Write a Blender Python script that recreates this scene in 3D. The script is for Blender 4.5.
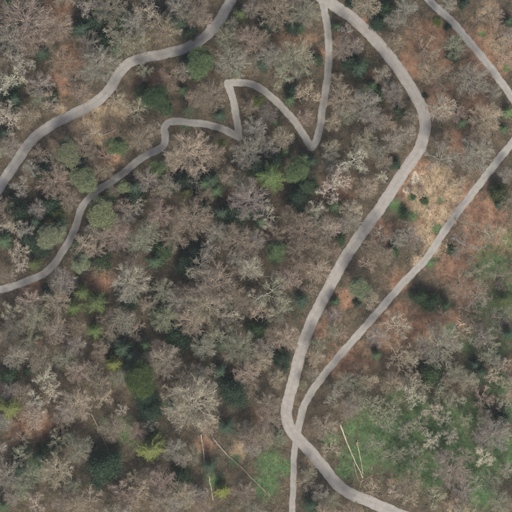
import bpy, math, random
import numpy as np

# ------------------------------------------------------------------ start
for o in list(bpy.data.objects):
    bpy.data.objects.remove(o)
scn = bpy.context.scene
COL = scn.collection
S = 0.30            # metres on the ground per photograph pixel
CAM_H = 1300.0      # survey flight height above the valley datum
R2D = math.radians

# camera: straight down from a survey aircraft, image top = +Y
cam_d = bpy.data.cameras.new('camera')
cam = bpy.data.objects.new('camera', cam_d)
COL.objects.link(cam)
cam.location = (0, 0, CAM_H)
cam.rotation_euler = (0, 0, 0)
cam_d.sensor_width = 36.0
cam_d.lens = 36.0 * CAM_H / (512 * S)
cam_d.clip_start = 1.0
cam_d.clip_end = 12000.0
scn.camera = cam

# sky and sun: thin high cloud, low spring sun from the south (bottom of the picture)
SUN_EL, SUN_AZ = 52.0, 165.0        # azimuth clockwise from image top
w = bpy.data.worlds.new('World'); scn.world = w; w.use_nodes = True
nt = w.node_tree
w.cycles.sampling_method = 'NONE'
bg = nt.nodes['Background']
sky = nt.nodes.new('ShaderNodeTexSky'); sky.sky_type = 'NISHITA'; sky.sun_disc = False
sky.sun_elevation = R2D(SUN_EL); sky.sun_rotation = R2D(SUN_AZ)
sky.air_density = 0.75; sky.dust_density = 5.0; sky.ozone_density = 0.8
nt.links.new(sky.outputs[0], bg.inputs[0]); bg.inputs[1].default_value = 0.115
sd = bpy.data.lights.new('sun', 'SUN'); sd.energy = 2.1; sd.angle = R2D(13); sd.color = (1.0, 0.95, 0.86)
sun = bpy.data.objects.new('sun', sd); COL.objects.link(sun)
sun.rotation_euler = (R2D(90 - SUN_EL), 0, R2D(180 - SUN_AZ))
sun.location = (60, -200, 200)
scn.view_settings.view_transform = 'Standard'
scn.view_settings.look = 'None'
scn.view_settings.gamma = 1.0
scn.view_settings.exposure = 0.90
scn.view_settings.use_curve_mapping = False
scn.cycles.max_bounces = 3; scn.cycles.diffuse_bounces = 1; scn.cycles.transmission_bounces = 1; scn.cycles.glossy_bounces = 1; scn.cycles.volume_bounces = 0

# ------------------------------------------------------------------ terrain
def height(x, y):
    """Smooth hillside: falls towards the lower right, with shallow folds."""
    x = np.asarray(x, float); y = np.asarray(y, float)
    sx = 120 * np.tanh(x / 120); sy = 120 * np.tanh(y / 120)
    fade = np.exp(-((x / 400) ** 2 + (y / 400) ** 2))
    h = 0.07 * (-sx) + 0.10 * sy
    h = h + fade * (1.3 * np.sin(x / 13.0 + 0.6 * np.sin(y / 19.0)) * np.cos(y / 17.0 + 0.4)
                    + 0.9 * np.sin(x / 27.0 - y / 21.0 + 1.0))
    return h

def px(x, y, up=0.0):
    """Photograph pixel -> ground position; `up` is the height above ground of the feature seen."""
    x = np.asarray(x, float); y = np.asarray(y, float)
    X = (x - 256) * S; Y = (256 - y) * S
    h = height(X, Y)
    for _ in range(3):
        k = 1 - (h + up) / CAM_H
        X2 = (x - 256) * S * k; Y2 = (256 - y) * S * k
        h = height(X2, Y2)
    return X2, Y2, h

def to_px(X, Y):
    k = 1 - height(X, Y) / CAM_H
    return X / k / S + 256, 256 - Y / k / S

# ------------------------------------------------------------------ mesh helpers
def new_mesh(name, verts, faces, mats=()):
    """verts (n,3); faces: int array (m,3) or (m,4)"""
    verts = np.asarray(verts, np.float32); faces = np.asarray(faces, np.int32)
    me = bpy.data.meshes.new(name)
    m, k = faces.shape
    me.vertices.add(len(verts)); me.vertices.foreach_set('co', verts.ravel())
    me.loops.add(m * k); me.loops.foreach_set('vertex_index', faces.ravel())
    me.polygons.add(m)
    me.polygons.foreach_set('loop_start', np.arange(0, m * k, k, dtype=np.int32))
    me.polygons.foreach_set('loop_total', np.full(m, k, np.int32))
    me.update(calc_edges=True)
    for a in mats:
        me.materials.append(a)
    return me

def mk(name, me, parent=None):
    o = bpy.data.objects.new(name, me); COL.objects.link(o)
    if parent: o.parent = parent
    return o

def tag(o, label=None, cat=None, group=None, kind=None):
    if label: o['label'] = label
    if cat: o['category'] = cat
    if group: o['group'] = group
    if kind: o['kind'] = kind
    return o

def frames(d):
    d = d / np.maximum(np.linalg.norm(d, axis=1, keepdims=True), 1e-9)
    a = np.where(np.abs(d[:, 2:3]) < 0.9, np.array([[0, 0, 1.0]]), np.array([[1.0, 0, 0]]))
    u = np.cross(d, a); u /= np.maximum(np.linalg.norm(u, axis=1, keepdims=True), 1e-9)
    return u, np.cross(d, u)

def tubes(p0, p1, r0, r1, n=3):
    """Tapered prisms as triangles."""
    p0 = np.asarray(p0, float); p1 = np.asarray(p1, float)
    m = len(p0); u, v = frames(p1 - p0)
    a = np.arange(n) * 2 * math.pi / n
    ring = u[:, None, :] * np.cos(a)[None, :, None] + v[:, None, :] * np.sin(a)[None, :, None]
    A = p0[:, None, :] + ring * np.asarray(r0, float).reshape(-1, 1, 1)
    B = p1[:, None, :] + ring * np.asarray(r1, float).reshape(-1, 1, 1)
    V = np.concatenate([A, B], axis=1).reshape(-1, 3)
    base = (np.arange(m) * 2 * n)[:, None]
    i = np.arange(n); j = (i + 1) % n
    t1 = np.stack([i, j, n + j], 1); t2 = np.stack([i, n + j, n + i], 1)
    t = np.concatenate([t1, t2], 0)
    F = (base[:, :, None] + t[None]).reshape(-1, 3)
    return V, F

def spikes(p0, p1, r0):
    """Three-sided needles."""
    p0 = np.asarray(p0, float); p1 = np.asarray(p1, float)
    m = len(p0); u, v = frames(p1 - p0)
    a = np.arange(3) * 2 * math.pi / 3
    ring = u[:, None, :] * np.cos(a)[None, :, None] + v[:, None, :] * np.sin(a)[None, :, None]
    A = p0[:, None, :] + ring * np.asarray(r0, float).reshape(-1, 1, 1)
    V = np.concatenate([A, p1[:, None, :]], axis=1).reshape(-1, 3)
    t = np.array([[0, 1, 3], [1, 2, 3], [2, 0, 3]])
    F = ((np.arange(m) * 4)[:, None, None] + t[None]).reshape(-1, 3)
    return V, F

def rhombs(c, d, s, L, W):
    """Leaf-like rhombs: centre c, long axis d, side axis s."""
    a = c - d * (L * .5)[:, None]; b = c + s * (W * .5)[:, None]
    e = c + d * (L * .5)[:, None]; f = c - s * (W * .5)[:, None]
    V = np.stack([a, b, e, f], 1).reshape(-1, 3)
    k = (np.arange(len(c)) * 4)[:, None, None]
    F = (k + np.array([[0, 1, 2], [0, 2, 3]])[None]).reshape(-1, 3)
    return V, F

def join(parts):
    Vs, Fs, n = [], [], 0
    for V, F in parts:
        Vs.append(V); Fs.append(F + n); n += len(V)
    return np.concatenate(Vs), np.concatenate(Fs)

def unit(v):
    return v / np.maximum(np.linalg.norm(v, axis=-1, keepdims=True), 1e-9)

def rvec(rng, n):
    return unit(rng.normal(size=(n, 3)))

# ------------------------------------------------------------------ materials
def mat(name):
    m = bpy.data.materials.new(name); m.use_nodes = True
    n = m.node_tree.nodes; l = m.node_tree.links
    b = n['Principled BSDF']; b.inputs['Roughness'].default_value = 0.9
    b.inputs['Specular IOR Level'].default_value = 0.15
    return m, n, l, b

def add(n, t, **kw):
    x = n.new(t)
    for k, v in kw.items(): setattr(x, k, v)
    return x

def noise(n, l, vec, scale, detail=4.0, rough=0.6):
    t = n.new('ShaderNodeTexNoise'); t.inputs['Scale'].default_value = scale
    t.inputs['Detail'].default_value = detail; t.inputs['Roughness'].default_value = rough
    l.new(vec, t.inputs['Vector']); return t

def ramp(n, l, src, stops):
    r = n.new('ShaderNodeValToRGB'); e = r.color_ramp.elements
    while len(e) < len(stops): e.new(0.5)
    for k, (p, c) in enumerate(stops):
        e[k].position = p; e[k].color = (*c, 1) if len(c) == 3 else c
    l.new(src, r.inputs[0]); return r

def mixc(n, l, fac, a, b, mode='MIX'):
    m = n.new('ShaderNodeMix'); m.data_type = 'RGBA'; m.blend_type = mode
    if isinstance(fac, float): m.inputs[0].default_value = fac
    else: l.new(fac, m.inputs[0])
    for k, s in ((6, a), (7, b)):
        if isinstance(s, tuple): m.inputs[k].default_value = (*s, 1)
        else: l.new(s, m.inputs[k])
    return m.outputs[2]

def bark_material():
    m, n, l, b = mat('bark_and_twigs')
    oi = n.new('ShaderNodeObjectInfo'); g = n.new('ShaderNodeNewGeometry')
    tc = n.new('ShaderNodeTexCoord')
    r1 = ramp(n, l, g.outputs['Random Per Island'], [(0, (.32,) * 3), (0.55, (1.0,) * 3), (1, (1.85, 1.83, 1.74))])
    t = noise(n, l, tc.outputs['Object'], 0.9, 3)
    r2 = ramp(n, l, t.outputs[0], [(.3, (.75, .78, .70)), (.7, (1.2, 1.15, 1.1))])
    c = mixc(n, l, 1.0, oi.outputs['Color'], r1.outputs[0], 'MULTIPLY')
    c = mixc(n, l, 1.0, c, r2.outputs[0], 'MULTIPLY')
    l.new(c, b.inputs['Base Color']); return m

def foliage_material():
    m, n, l, b = mat('evergreen_foliage')
    oi = n.new('ShaderNodeObjectInfo'); g = n.new('ShaderNodeNewGeometry')
    tc = n.new('ShaderNodeTexCoord')
    r1 = ramp(n, l, g.outputs['Random Per Island'], [(0, (.30, .38, .36)), (.5, (1, 1, 1)), (1, (1.8, 1.65, 1.3))])
    t = noise(n, l, tc.outputs['Object'], 1.1, 3)
    r2 = ramp(n, l, t.outputs[0], [(.3, (.7, .78, .8)), (.7, (1.25, 1.15, .95))])
    c = mixc(n, l, 1.0, oi.outputs['Color'], r1.outputs[0], 'MULTIPLY')
    c = mixc(n, l, 1.0, c, r2.outputs[0], 'MULTIPLY')
    l.new(c, b.inputs['Base Color'])
    b.inputs['Roughness'].default_value = .7
    tr = n.new('ShaderNodeBsdfTranslucent'); l.new(c, tr.inputs[0])
    ms = n.new('ShaderNodeMixShader'); ms.inputs[0].default_value = .2
    l.new(b.outputs[0], ms.inputs[1]); l.new(tr.outputs[0], ms.inputs[2])
    l.new(ms.outputs[0], n['Material Output'].inputs[0])
    return m

def scatter_material(name, stops, rough=.9):
    """small loose pieces, each with its own colour"""
    m, n, l, b = mat(name)
    g = n.new('ShaderNodeNewGeometry')
    r = ramp(n, l, g.outputs['Random Per Island'], stops)
    l.new(r.outputs[0], b.inputs['Base Color']); b.inputs['Roughness'].default_value = rough
    return m

def ground_material():
    m, n, l, b = mat('forest_floor')
    tc = n.new('ShaderNodeTexCoord'); P = tc.outputs['Object']
    at = n.new('ShaderNodeAttribute'); at.attribute_name = 'cover'
    sep = n.new('ShaderNodeSeparateColor'); l.new(at.outputs['Color'], sep.inputs[0])
    big = noise(n, l, P, .05, 4); mid = noise(n, l, P, .35, 5, .65); fine = noise(n, l, P, 3.2, 6, .75)
    # beech and oak litter
    lit = ramp(n, l, mid.outputs[0], [(.3, (.034, .033, .022)), (.5, (.062, .052, .036)), (.72, (.108, .084, .060))])
    rus = ramp(n, l, mid.outputs[0], [(.3, (.104, .060, .040)), (.5, (.182, .107, .070)), (.72, (.255, .165, .112))])
    tan = ramp(n, l, mid.outputs[0], [(.3, (.155, .115, .073)), (.5, (.245, .190, .125)), (.72, (.325, .265, .188))])
    grn = ramp(n, l, mid.outputs[0], [(.3, (.036, .074, .029)), (.5, (.058, .112, .043)), (.75, (.092, .142, .062))])
    def mask(chan, seedscale):
        t = noise(n, l, P, seedscale * 2.2, 9, .75)
        a = n.new('ShaderNodeMath'); a.operation = 'ADD'
        s = n.new('ShaderNodeMath'); s.operation = 'SUBTRACT'; l.new(t.outputs[0], s.inputs[0]); s.inputs[1].default_value = .5
        k = n.new('ShaderNodeMath'); k.operation = 'MULTIPLY'; l.new(s.outputs[0], k.inputs[0]); k.inputs[1].default_value = 2.0
        l.new(chan, a.inputs[0]); l.new(k.outputs[0], a.inputs[1])
        mr = n.new('ShaderNodeMapRange'); mr.inputs[1].default_value = .22; mr.inputs[2].default_value = .75
        l.new(a.outputs[0], mr.inputs[0]); return mr.outputs[0]
    c = mixc(n, l, mask(sep.outputs[2], .22), lit.outputs[0], rus.outputs[0])
    c = mixc(n, l, mask(sep.outputs[1], .3), c, tan.outputs[0])
    c = mixc(n, l, mask(sep.outputs[0], .26), c, grn.outputs[0])
    fr = ramp(n, l, fine.outputs[0], [(.3, (.55, .55, .55)), (.5, (1, 1, 1)), (.7, (1.55, 1.5, 1.4))])
    c = mixc(n, l, 1.0, c, fr.outputs[0], 'MULTIPLY')
    br = ramp(n, l, big.outputs[0], [(.3, (.82, .84, .82)), (.7, (1.15, 1.1, 1.08))])
    c = mixc(n, l, 1.0, c, br.outputs[0], 'MULTIPLY')
    l.new(c, b.inputs['Base Color'])
    bp = n.new('ShaderNodeBump'); bp.inputs['Strength'].default_value = .8; bp.inputs['Distance'].default_value = .15
    l.new(fine.outputs[0], bp.inputs['Height']); l.new(bp.outputs[0], b.inputs['Normal'])
    return m

def road_material(name, tint):
    m, n, l, b = mat(name)
    tc = n.new('ShaderNodeTexCoord'); P = tc.outputs['Object']
    at = n.new('ShaderNodeAttribute'); at.attribute_name = 'across'
    big = noise(n, l, P, .13, 4, .6); mid = noise(n, l, P, .8, 4, .6); fine = noise(n, l, P, 6.0, 5, .8)
    c1 = ramp(n, l, big.outputs[0], [(.3, tuple(.90 * t for t in tint)), (.5, tint), (.7, tuple(1.08 * t for t in tint))])
    c2 = ramp(n, l, mid.outputs[0], [(.3, (.86, .87, .88)), (.7, (1.10, 1.09, 1.07))])
    c3 = ramp(n, l, fine.outputs[0], [(.28, (.74, .74, .74)), (.5, (1, 1, 1)), (.72, (1.2, 1.2, 1.18))])
    c = mixc(n, l, 1.0, c1.outputs[0], c2.outputs[0], 'MULTIPLY')
    c = mixc(n, l, 1.0, c, c3.outputs[0], 'MULTIPLY')
    # compacted wheel ruts are paler, the crown and the edges carry fines and leaf dirt
    sx = n.new('ShaderNodeSeparateColor'); l.new(at.outputs['Color'], sx.inputs[0])
    rut = ramp(n, l, sx.outputs[0], [(0, (.90, .88, .86)), (.10, (1.0, 1.0, 1.0)), (.30, (1.04, 1.04, 1.04)), (.5, (.95, .94, .92)),
                                     (.70, (1.04, 1.04, 1.04)), (.90, (1.0, 1.0, 1.0)), (1, (.90, .88, .86))])
    c = mixc(n, l, 1.0, c, rut.outputs[0], 'MULTIPLY')
    l.new(c, b.inputs['Base Color'])
    bp = n.new('ShaderNodeBump'); bp.inputs['Strength'].default_value = .35; bp.inputs['Distance'].default_value = .04
    l.new(fine.outputs[0], bp.inputs['Height']); l.new(bp.outputs[0], b.inputs['Normal'])
    return m

M_BARK = bark_material(); M_LEAF = foliage_material(); M_GROUND = ground_material()
M_ROAD = road_material('gravel_road', (.218, .208, .192))
M_TRACK = road_material('gravel_track', (.212, .205, .188))
M_LANE = road_material('gravel_lane', (.214, .206, .191))

# ------------------------------------------------------------------ roads (photograph pixels)
LANE = [(248, -30), (231, 0), (218.7, 21), (204.7, 37), (187, 47.5), (166, 53.5), (147.7, 57), (131.8, 61.5), (121.3, 70.3), (109, 89.6),
        (95, 102.7), (75.6, 113), (49, 126.6), (31.6, 140.6), (17.6, 160), (3.5, 181), (-14, 208)]
ZIG = [[(318, -14), (321.8, 0), (327, 24.6), (328.8, 52.7), (327, 80.9), (322.5, 109), (319, 131.9), (315.5, 142), (311.5, 147.5)],
       [(311.5, 147.5), (306, 139), (296, 123), (275, 100.2), (262, 89.5), (250.4, 83.8), (238, 82.6), (227.5, 83)],
       [(227.5, 83), (232.8, 98.5), (237.0, 121.3), (239, 137.1)],
       [(239, 137.1), (226, 130.5), (211.7, 125.4), (190.6, 122.6), (175, 121.3), (168.3, 122.6), (164.2, 128.3), (165.2, 136), (164.3, 144), (160, 148.4),
        (150, 153.5), (140.6, 158.6), (131.8, 166), (116, 178.6), (95, 192.4), (82.6, 206.4), (73.8, 231), (63.3, 250.4), (47.5, 270.8), (24.6, 282),
        (0, 289.8), (-25, 294)]]
ROAD = [(306, -18), (320, -4), (332, 4.2), (349.6, 15.8), (370.7, 35.2), (391.8, 59.8), (411, 87.9), (423.4, 112.5), (425, 128.3), (419.9, 147.7),
        (405, 170), (381.2, 206.4), (358.4, 238), (344, 260), (326, 293.5), (312, 321), (301, 351), (292.8, 384), (287, 406.5), (287.3, 421.5),
        (294.8, 435), (307, 447.8), (321, 464), (336, 482.8), (348.5, 492.8), (366, 500), (384, 507.8), (410, 519)]
TRACK = [(412, -22), (428.7, 0), (451.5, 21), (472.6, 45.7), (490, 66.8), (504, 86), (513, 99), (523, 116), (523, 129), (512, 143), (494, 165.5),
         (476.5, 188), (456.5, 214), (441.5, 235.5), (427.0, 257.5), (401.5, 284.8), (384, 305), (356, 337), (336, 360), (317, 384), (304.8, 404),
         (299.8, 421.5), (296, 437.8), (294, 456.5), (293.3, 484), (292, 512), (291, 532)]

def spline(pts, step=1.6):
    P = np.array(pts, float); out = []
    Q = np.vstack([2 * P[0] - P[1], P, 2 * P[-1] - P[-2]])
    for i in range(1, len(Q) - 2):
        p0, p1, p2, p3 = Q[i - 1], Q[i], Q[i + 1], Q[i + 2]
        m = max(2, int(np.linalg.norm(p2 - p1) / step))
        # centripetal tangents
        d0, d1, d2 = [max(np.linalg.norm(b - a), 1e-6) ** .5 for a, b in ((p0, p1), (p1, p2), (p2, p3))]
        t1 = d1 * ((p1 - p0) / d0 - (p2 - p0) / (d0 + d1) + (p2 - p1) / d1)
        t2 = d1 * ((p2 - p1) / d1 - (p3 - p1) / (d1 + d2) + (p3 - p2) / d2)
        for k in range(m):
            t = k / m
            out.append((2 * t ** 3 - 3 * t ** 2 + 1) * p1 + (t ** 3 - 2 * t ** 2 + t) * t1 + (-2 * t ** 3 + 3 * t ** 2) * p2 + (t ** 3 - t ** 2) * t2)
    out.append(Q[-2]); return np.array(out)

ROADPTS = []     # (x, y, half width) in pixels, for keeping things off the roads

def road(name, pts, width, lift, material, label, seed, cap=False, wfun=None):
    c = spline(pts); n = len(c)
    tan = np.gradient(c, axis=0); tan = unit(tan); nor = np.stack([-tan[:, 1], tan[:, 0]], 1)
    s = np.cumsum(np.r_[0, np.linalg.norm(np.diff(c, axis=0), axis=1)])
    rr = np.random.default_rng(seed); ph = rr.uniform(0, 6.28, 6)
    hw = np.full(n, width / 2.0)
    if wfun: hw = hw * wfun(c)
    ROADPTS.extend([(a, b_, h) for (a, b_), h in zip(c, hw)])
    eL = hw + .22 * np.sin(s / 3.1 + ph[0]) + .16 * np.sin(s / 1.3 + ph[1]) + rr.normal(0, .09, n)
    eR = hw + .22 * np.sin(s / 3.7 + ph[2]) + .16 * np.sin(s / 1.1 + ph[3]) + rr.normal(0, .09, n)
    fr = np.array([-1.0, -.86, -.6, -.3, 0, .3, .6, .86, 1.0]); lf = np.array([-.03, .0, -.012, -.012, .012, -.012, -.012, .0, -.03])
    V = []; A = []
    for f, z in zip(fr, lf):
        e = np.where(f < 0, eL, eR)
        q = c + nor * (f * e)[:, None]
        X, Y, H = px(q[:, 0], q[:, 1])
        V.append(np.stack([X, Y, H + lift + z], 1)); A.append(np.full(n, (f + 1) / 2))
    V = np.stack(V, 1).reshape(-1, 3); A = np.stack(A, 1).ravel(); k = len(fr)
    F = []
    for i in range(n - 1):
        for j in range(k - 1):
            F.append((i * k + j, i * k + j + 1, (i + 1) * k + j + 1, (i + 1) * k + j))
    F = np.array(F)[:, ::-1]
    if cap:      # rounded end of a hairpin leg
        for end, sg in ((0, -1), (n - 1, 1)):
            c0 = c[end]; t0 = tan[end] * sg; n0 = nor[end]; h0 = hw[end]
            a = np.linspace(-math.pi / 2, math.pi / 2, 11)
            q = c0 + np.cos(a)[:, None] * t0 * h0 + np.sin(a)[:, None] * n0 * h0
            q = np.vstack([c0, q]); X, Y, H = px(q[:, 0], q[:, 1])
            b0 = len(V); V = np.vstack([V, np.stack([X, Y, H + lift - .004], 1)])
            A = np.r_[A, .4, np.full(11, .5)]
            f = [(b0, b0 + i, b0 + i + 1, b0 + i + 1) for i in range(1, 11)]
            ROADPTS.append((c0[0], c0[1], h0))
            capF = np.array([(q_[0], q_[1], q_[2]) for q_ in f])
            CAPS.append(capF if sg > 0 else capF[:, ::-1])
        faces = [tuple(q_) for q_ in F] + [tuple(q_) for cf in CAPS for q_ in cf]; CAPS.clear()
        me = bpy.data.meshes.new(name); me.from_pydata([tuple(v) for v in V], [], [tuple(int(i) for i in q_) for q_ in faces]); me.update()
        me.materials.append(material)
    else:
        me = new_mesh(name, V, F, [material])
    at = me.color_attributes.new('across', 'FLOAT_COLOR', 'POINT')
    at.data.foreach_set('color', np.stack([A, A, A, np.ones_like(A)], 1).astype(np.float32).ravel())
    for p in me.polygons: p.use_smooth = True
    o = mk(name, me); tag(o, label, kind='structure'); return o
CAPS = []
road('lane', LANE, 10.3, .065, M_LANE, 'pale grey gravel lane bending through the upper left woodland', 1)
for i_, z_ in enumerate(ZIG):
    road('path' if i_ == 0 else 'path', z_, 7.4, .05 + .006 * i_, M_TRACK,
         ['straight leg of the zigzag path falling from the top edge to its sharp hairpin', 'leg of the zigzag path climbing from the sharp hairpin to the square corner',
          'short steep leg of the zigzag path between two sharp corners', 'long lower leg of the zigzag path running down to the left edge'][i_], 2 + i_, cap=True)
road('road', ROAD, 11.6, .085, M_ROAD, 'wide grey gravel forest road curving from the top edge to the bottom', 8)
road('track', TRACK, 7.6, .075, M_TRACK, 'narrow gravel track crossing the right side and joining the wide road', 9,
     wfun=lambda c: np.where(c[:, 1] > 440, .82, 1.0))
RP = np.array(ROADPTS)

def road_gap(x, y):
    """distance in pixels from (x, y) to the nearest road edge, and the nearest road point"""
    d = np.hypot(RP[:, 0] - x, RP[:, 1] - y) - RP[:, 2]
    i = int(np.argmin(d)); return d[i], RP[i]

def road_gap_many(x, y):
    out = np.full(len(x), 1e9)
    for k in range(0, len(RP), 64):
        b_ = RP[k:k + 64]
        out = np.minimum(out, (np.hypot(b_[:, 0][None] - x[:, None], b_[:, 1][None] - y[:, None]) - b_[:, 2][None]).min(1))
    return out

# ------------------------------------------------------------------ ground sheet with its cover types
GREEN = [(395, 440, 32), (375, 428, 24), (440, 428, 30), (480, 492, 18), (505, 455, 24), (270, 464, 15), (266, 486, 14), (128, 432, 18, .58), (430, 470, 22),
         (505, 292, 15, .6), (492, 330, 12, .6), (360, 455, 20), (396, 206, 7), (437, 229, 5), (150, 430, 16, .55), (480, 272, 14, .5), (510, 410, 10), (475, 375, 10),
         (105, 430, 14, .5), (285, 468, 8), (330, 438, 8), (395, 395, 9), (400, 212, 6), (460, 470, 16), (345, 470, 10), (235, 460, 6), (482, 34, 4), (506, 68, 4), (492, 262, 24, .68), (506, 300, 22, .72), (482, 305, 15, .62), (510, 240, 13, .62), (470, 345, 14, .6), (500, 350, 14, .6), (460, 450, 22), (420, 418, 22), (470, 415, 18), (500, 385, 13), (478, 470, 18),
         (405, 470, 14), (350, 430, 9), (450, 330, 8), (430, 262, 5), (412, 216, 6), (440, 200, 3), (426, 200, 4), (412, 197, 4), (75, 245, 7), (60, 225, 7), (110, 200, 8), (185, 125, 5), (150, 100, 10), (300, 180, 10), (35, 240, 12), (20, 215, 10), (120, 352, 10), (180, 470, 8), (215, 480, 8), (35, 465, 10)]
TAN = [(425, 190, 20), (440, 175, 13), (447, 212, 12), (102, 122, 18), (68, 140, 12), (78, 130, 13), (433, 247, 10), (418, 262, 7), (500, 42, 13),
       (490, 8, 11), (238, 452, 9), (430, 70, 12), (395, 480, 7), (312, 460, 8), (60, 110, 6), (90, 108, 7), (120, 110, 10), (460, 505, 12), (415, 205, 10), (434, 214, 15), (452, 196, 11), (425, 232, 10), (85, 126, 14), (110, 116, 13), (96, 136, 11), (58, 148, 9), (108, 128, 10)]
RUSSET = [(430, 40, 24), (490, 50, 28), (415, 62, 18), (300, 38, 14), (320, 58, 9), (440, 100, 16), (478, 105, 14), (462, 140, 14), (482, 222, 26),
          (392, 330, 22), (350, 362, 20), (20, 430, 14), (48, 430, 17), (300, 206, 14), (102, 280, 13), (58, 10, 14), (150, 85, 17), (340, 188, 16),
          (232, 205, 13), (110, 155, 12), (70, 60, 16), (60, 85, 14), (365, 25, 8), (370, 80, 8), (285, 40, 10), (262, 415, 10), (205, 445, 10),
          (420, 330, 18), (450, 325, 16), (345, 300, 10), (320, 330, 9), (410, 190, 14), (460, 195, 14), (490, 205, 14), (510, 365, 6), (505, 395, 6),
          (120, 230, 9), (140, 200, 7), (345, 40, 10), (420, 170, 12), (400, 310, 10), (35, 345, 8), (100, 265, 9), (380, 230, 12), (30, 290, 10), (330, 320, 10), (478, 245, 22), (452, 268, 16), (470, 292, 16), (398, 282, 12), (425, 225, 14), (500, 240, 16), (500, 60, 18), (445, 55, 14)]

def cover(x, y):
    def f(L):
        a = np.zeros_like(x)
        for cx, cy, r, *wt in L:
            a = np.maximum(a, (wt[0] if wt else 1.0) * np.exp(-(((x - cx) ** 2 + (y - cy) ** 2) / (r * r)) * .9))
        return a
    return f(GREEN), f(TAN), f(RUSSET)

core = np.arange(-104, 104.01, 1.0)
tail = 104 + np.cumsum(np.geomspace(1.5, 600, 22))
ax = np.concatenate([-tail[::-1], core, tail])
GX, GY = np.meshgrid(ax, ax)
GZ = height(GX, GY)
n_ = len(ax)
V = np.stack([GX.ravel(), GY.ravel(), GZ.ravel()], 1)
idx = np.arange(n_ * n_).reshape(n_, n_)
F = np.stack([idx[:-1, :-1], idx[:-1, 1:], idx[1:, 1:], idx[1:, :-1]], -1).reshape(-1, 4)
me = new_mesh('ground', V, F, [M_GROUND])
gx_, gy_ = to_px(V[:, 0], V[:, 1])
ga, gb, gc = cover(gx_, gy_)
at = me.color_attributes.new('cover', 'FLOAT_COLOR', 'POINT')
at.data.foreach_set('color', np.stack([ga, gb, gc, np.ones_like(ga)], 1).astype(np.float32).ravel())
me.polygons.foreach_set('use_smooth', np.ones(len(F), bool))
ground = mk('ground', me); tag(ground, 'leaf covered forest floor with green and straw coloured patches', kind='structure')

# pale gravel lay-by beside the wide road
def patch(name, outline, lift, material, label):
    P = np.array(outline, float); c = P.mean(0); m = len(P)
    ring = []
    for f in (1.0, .6):
        ring.append(c + (P - c) * f)
    q = np.vstack(ring + [c[None]]); X, Y, H = px(q[:, 0], q[:, 1])
    z = H + lift; z[:m] -= .03
    V = np.stack([X, Y, z], 1); F = []
    for i in range(m):
        j = (i + 1) % m
        F.append((i, j, m + j)); F.append((i, m + j, m + i)); F.append((m + i, m + j, 2 * m))
    F = np.array(F)
    a, b_, c_ = V[F[0][0]], V[F[0][1]], V[F[0][2]]
    if np.cross(b_ - a, c_ - a)[2] < 0: F = F[:, ::-1]
    o = mk(name, new_mesh(name, V, F, [material])); tag(o, label, kind='structure'); return o

M_SAND, n__, l__, b__ = mat('pale_gravel')
tc__ = n__.new('ShaderNodeTexCoord'); t__ = noise(n__, l__, tc__.outputs['Object'], 2.5, 6, .7)
r__ = ramp(n__, l__, t__.outputs[0], [(.3, (.25, .215, .17)), (.5, (.31, .275, .22)), (.7, (.355, .325, .27))])
l__.new(r__.outputs[0], b__.inputs['Base Color'])
def blob(cx, cy, rx, ry, rot, seed, n=22, rough=.22):
    rr = np.random.default_rng(seed); a = np.linspace(0, 2 * math.pi, n, endpoint=False)
    f = 1 + rough * (np.sin(2 * a + rr.uniform(0, 6)) * .5 + np.sin(3 * a + rr.uniform(0, 6)) * .5 + rr.normal(0, .35, n))
    x = np.cos(a) * rx * f; y = np.sin(a) * ry * f; c, s = math.cos(R2D(rot)), math.sin(R2D(rot))
    return [(cx + u * c - v * s, cy + u * s + v * c) for u, v in zip(x, y)]
patch('gravel_patch', blob(415, 178.3, 3.6, 6.6, 14, 3), .05, M_SAND, 'small pale gravel patch at the edge of the wide road')
patch('gravel_patch', blob(406.5, 190.5, 3.6, 3.0, -30, 4), .044, M_SAND, 'fainter pale gravel patch just below the brighter one by the road')

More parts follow.
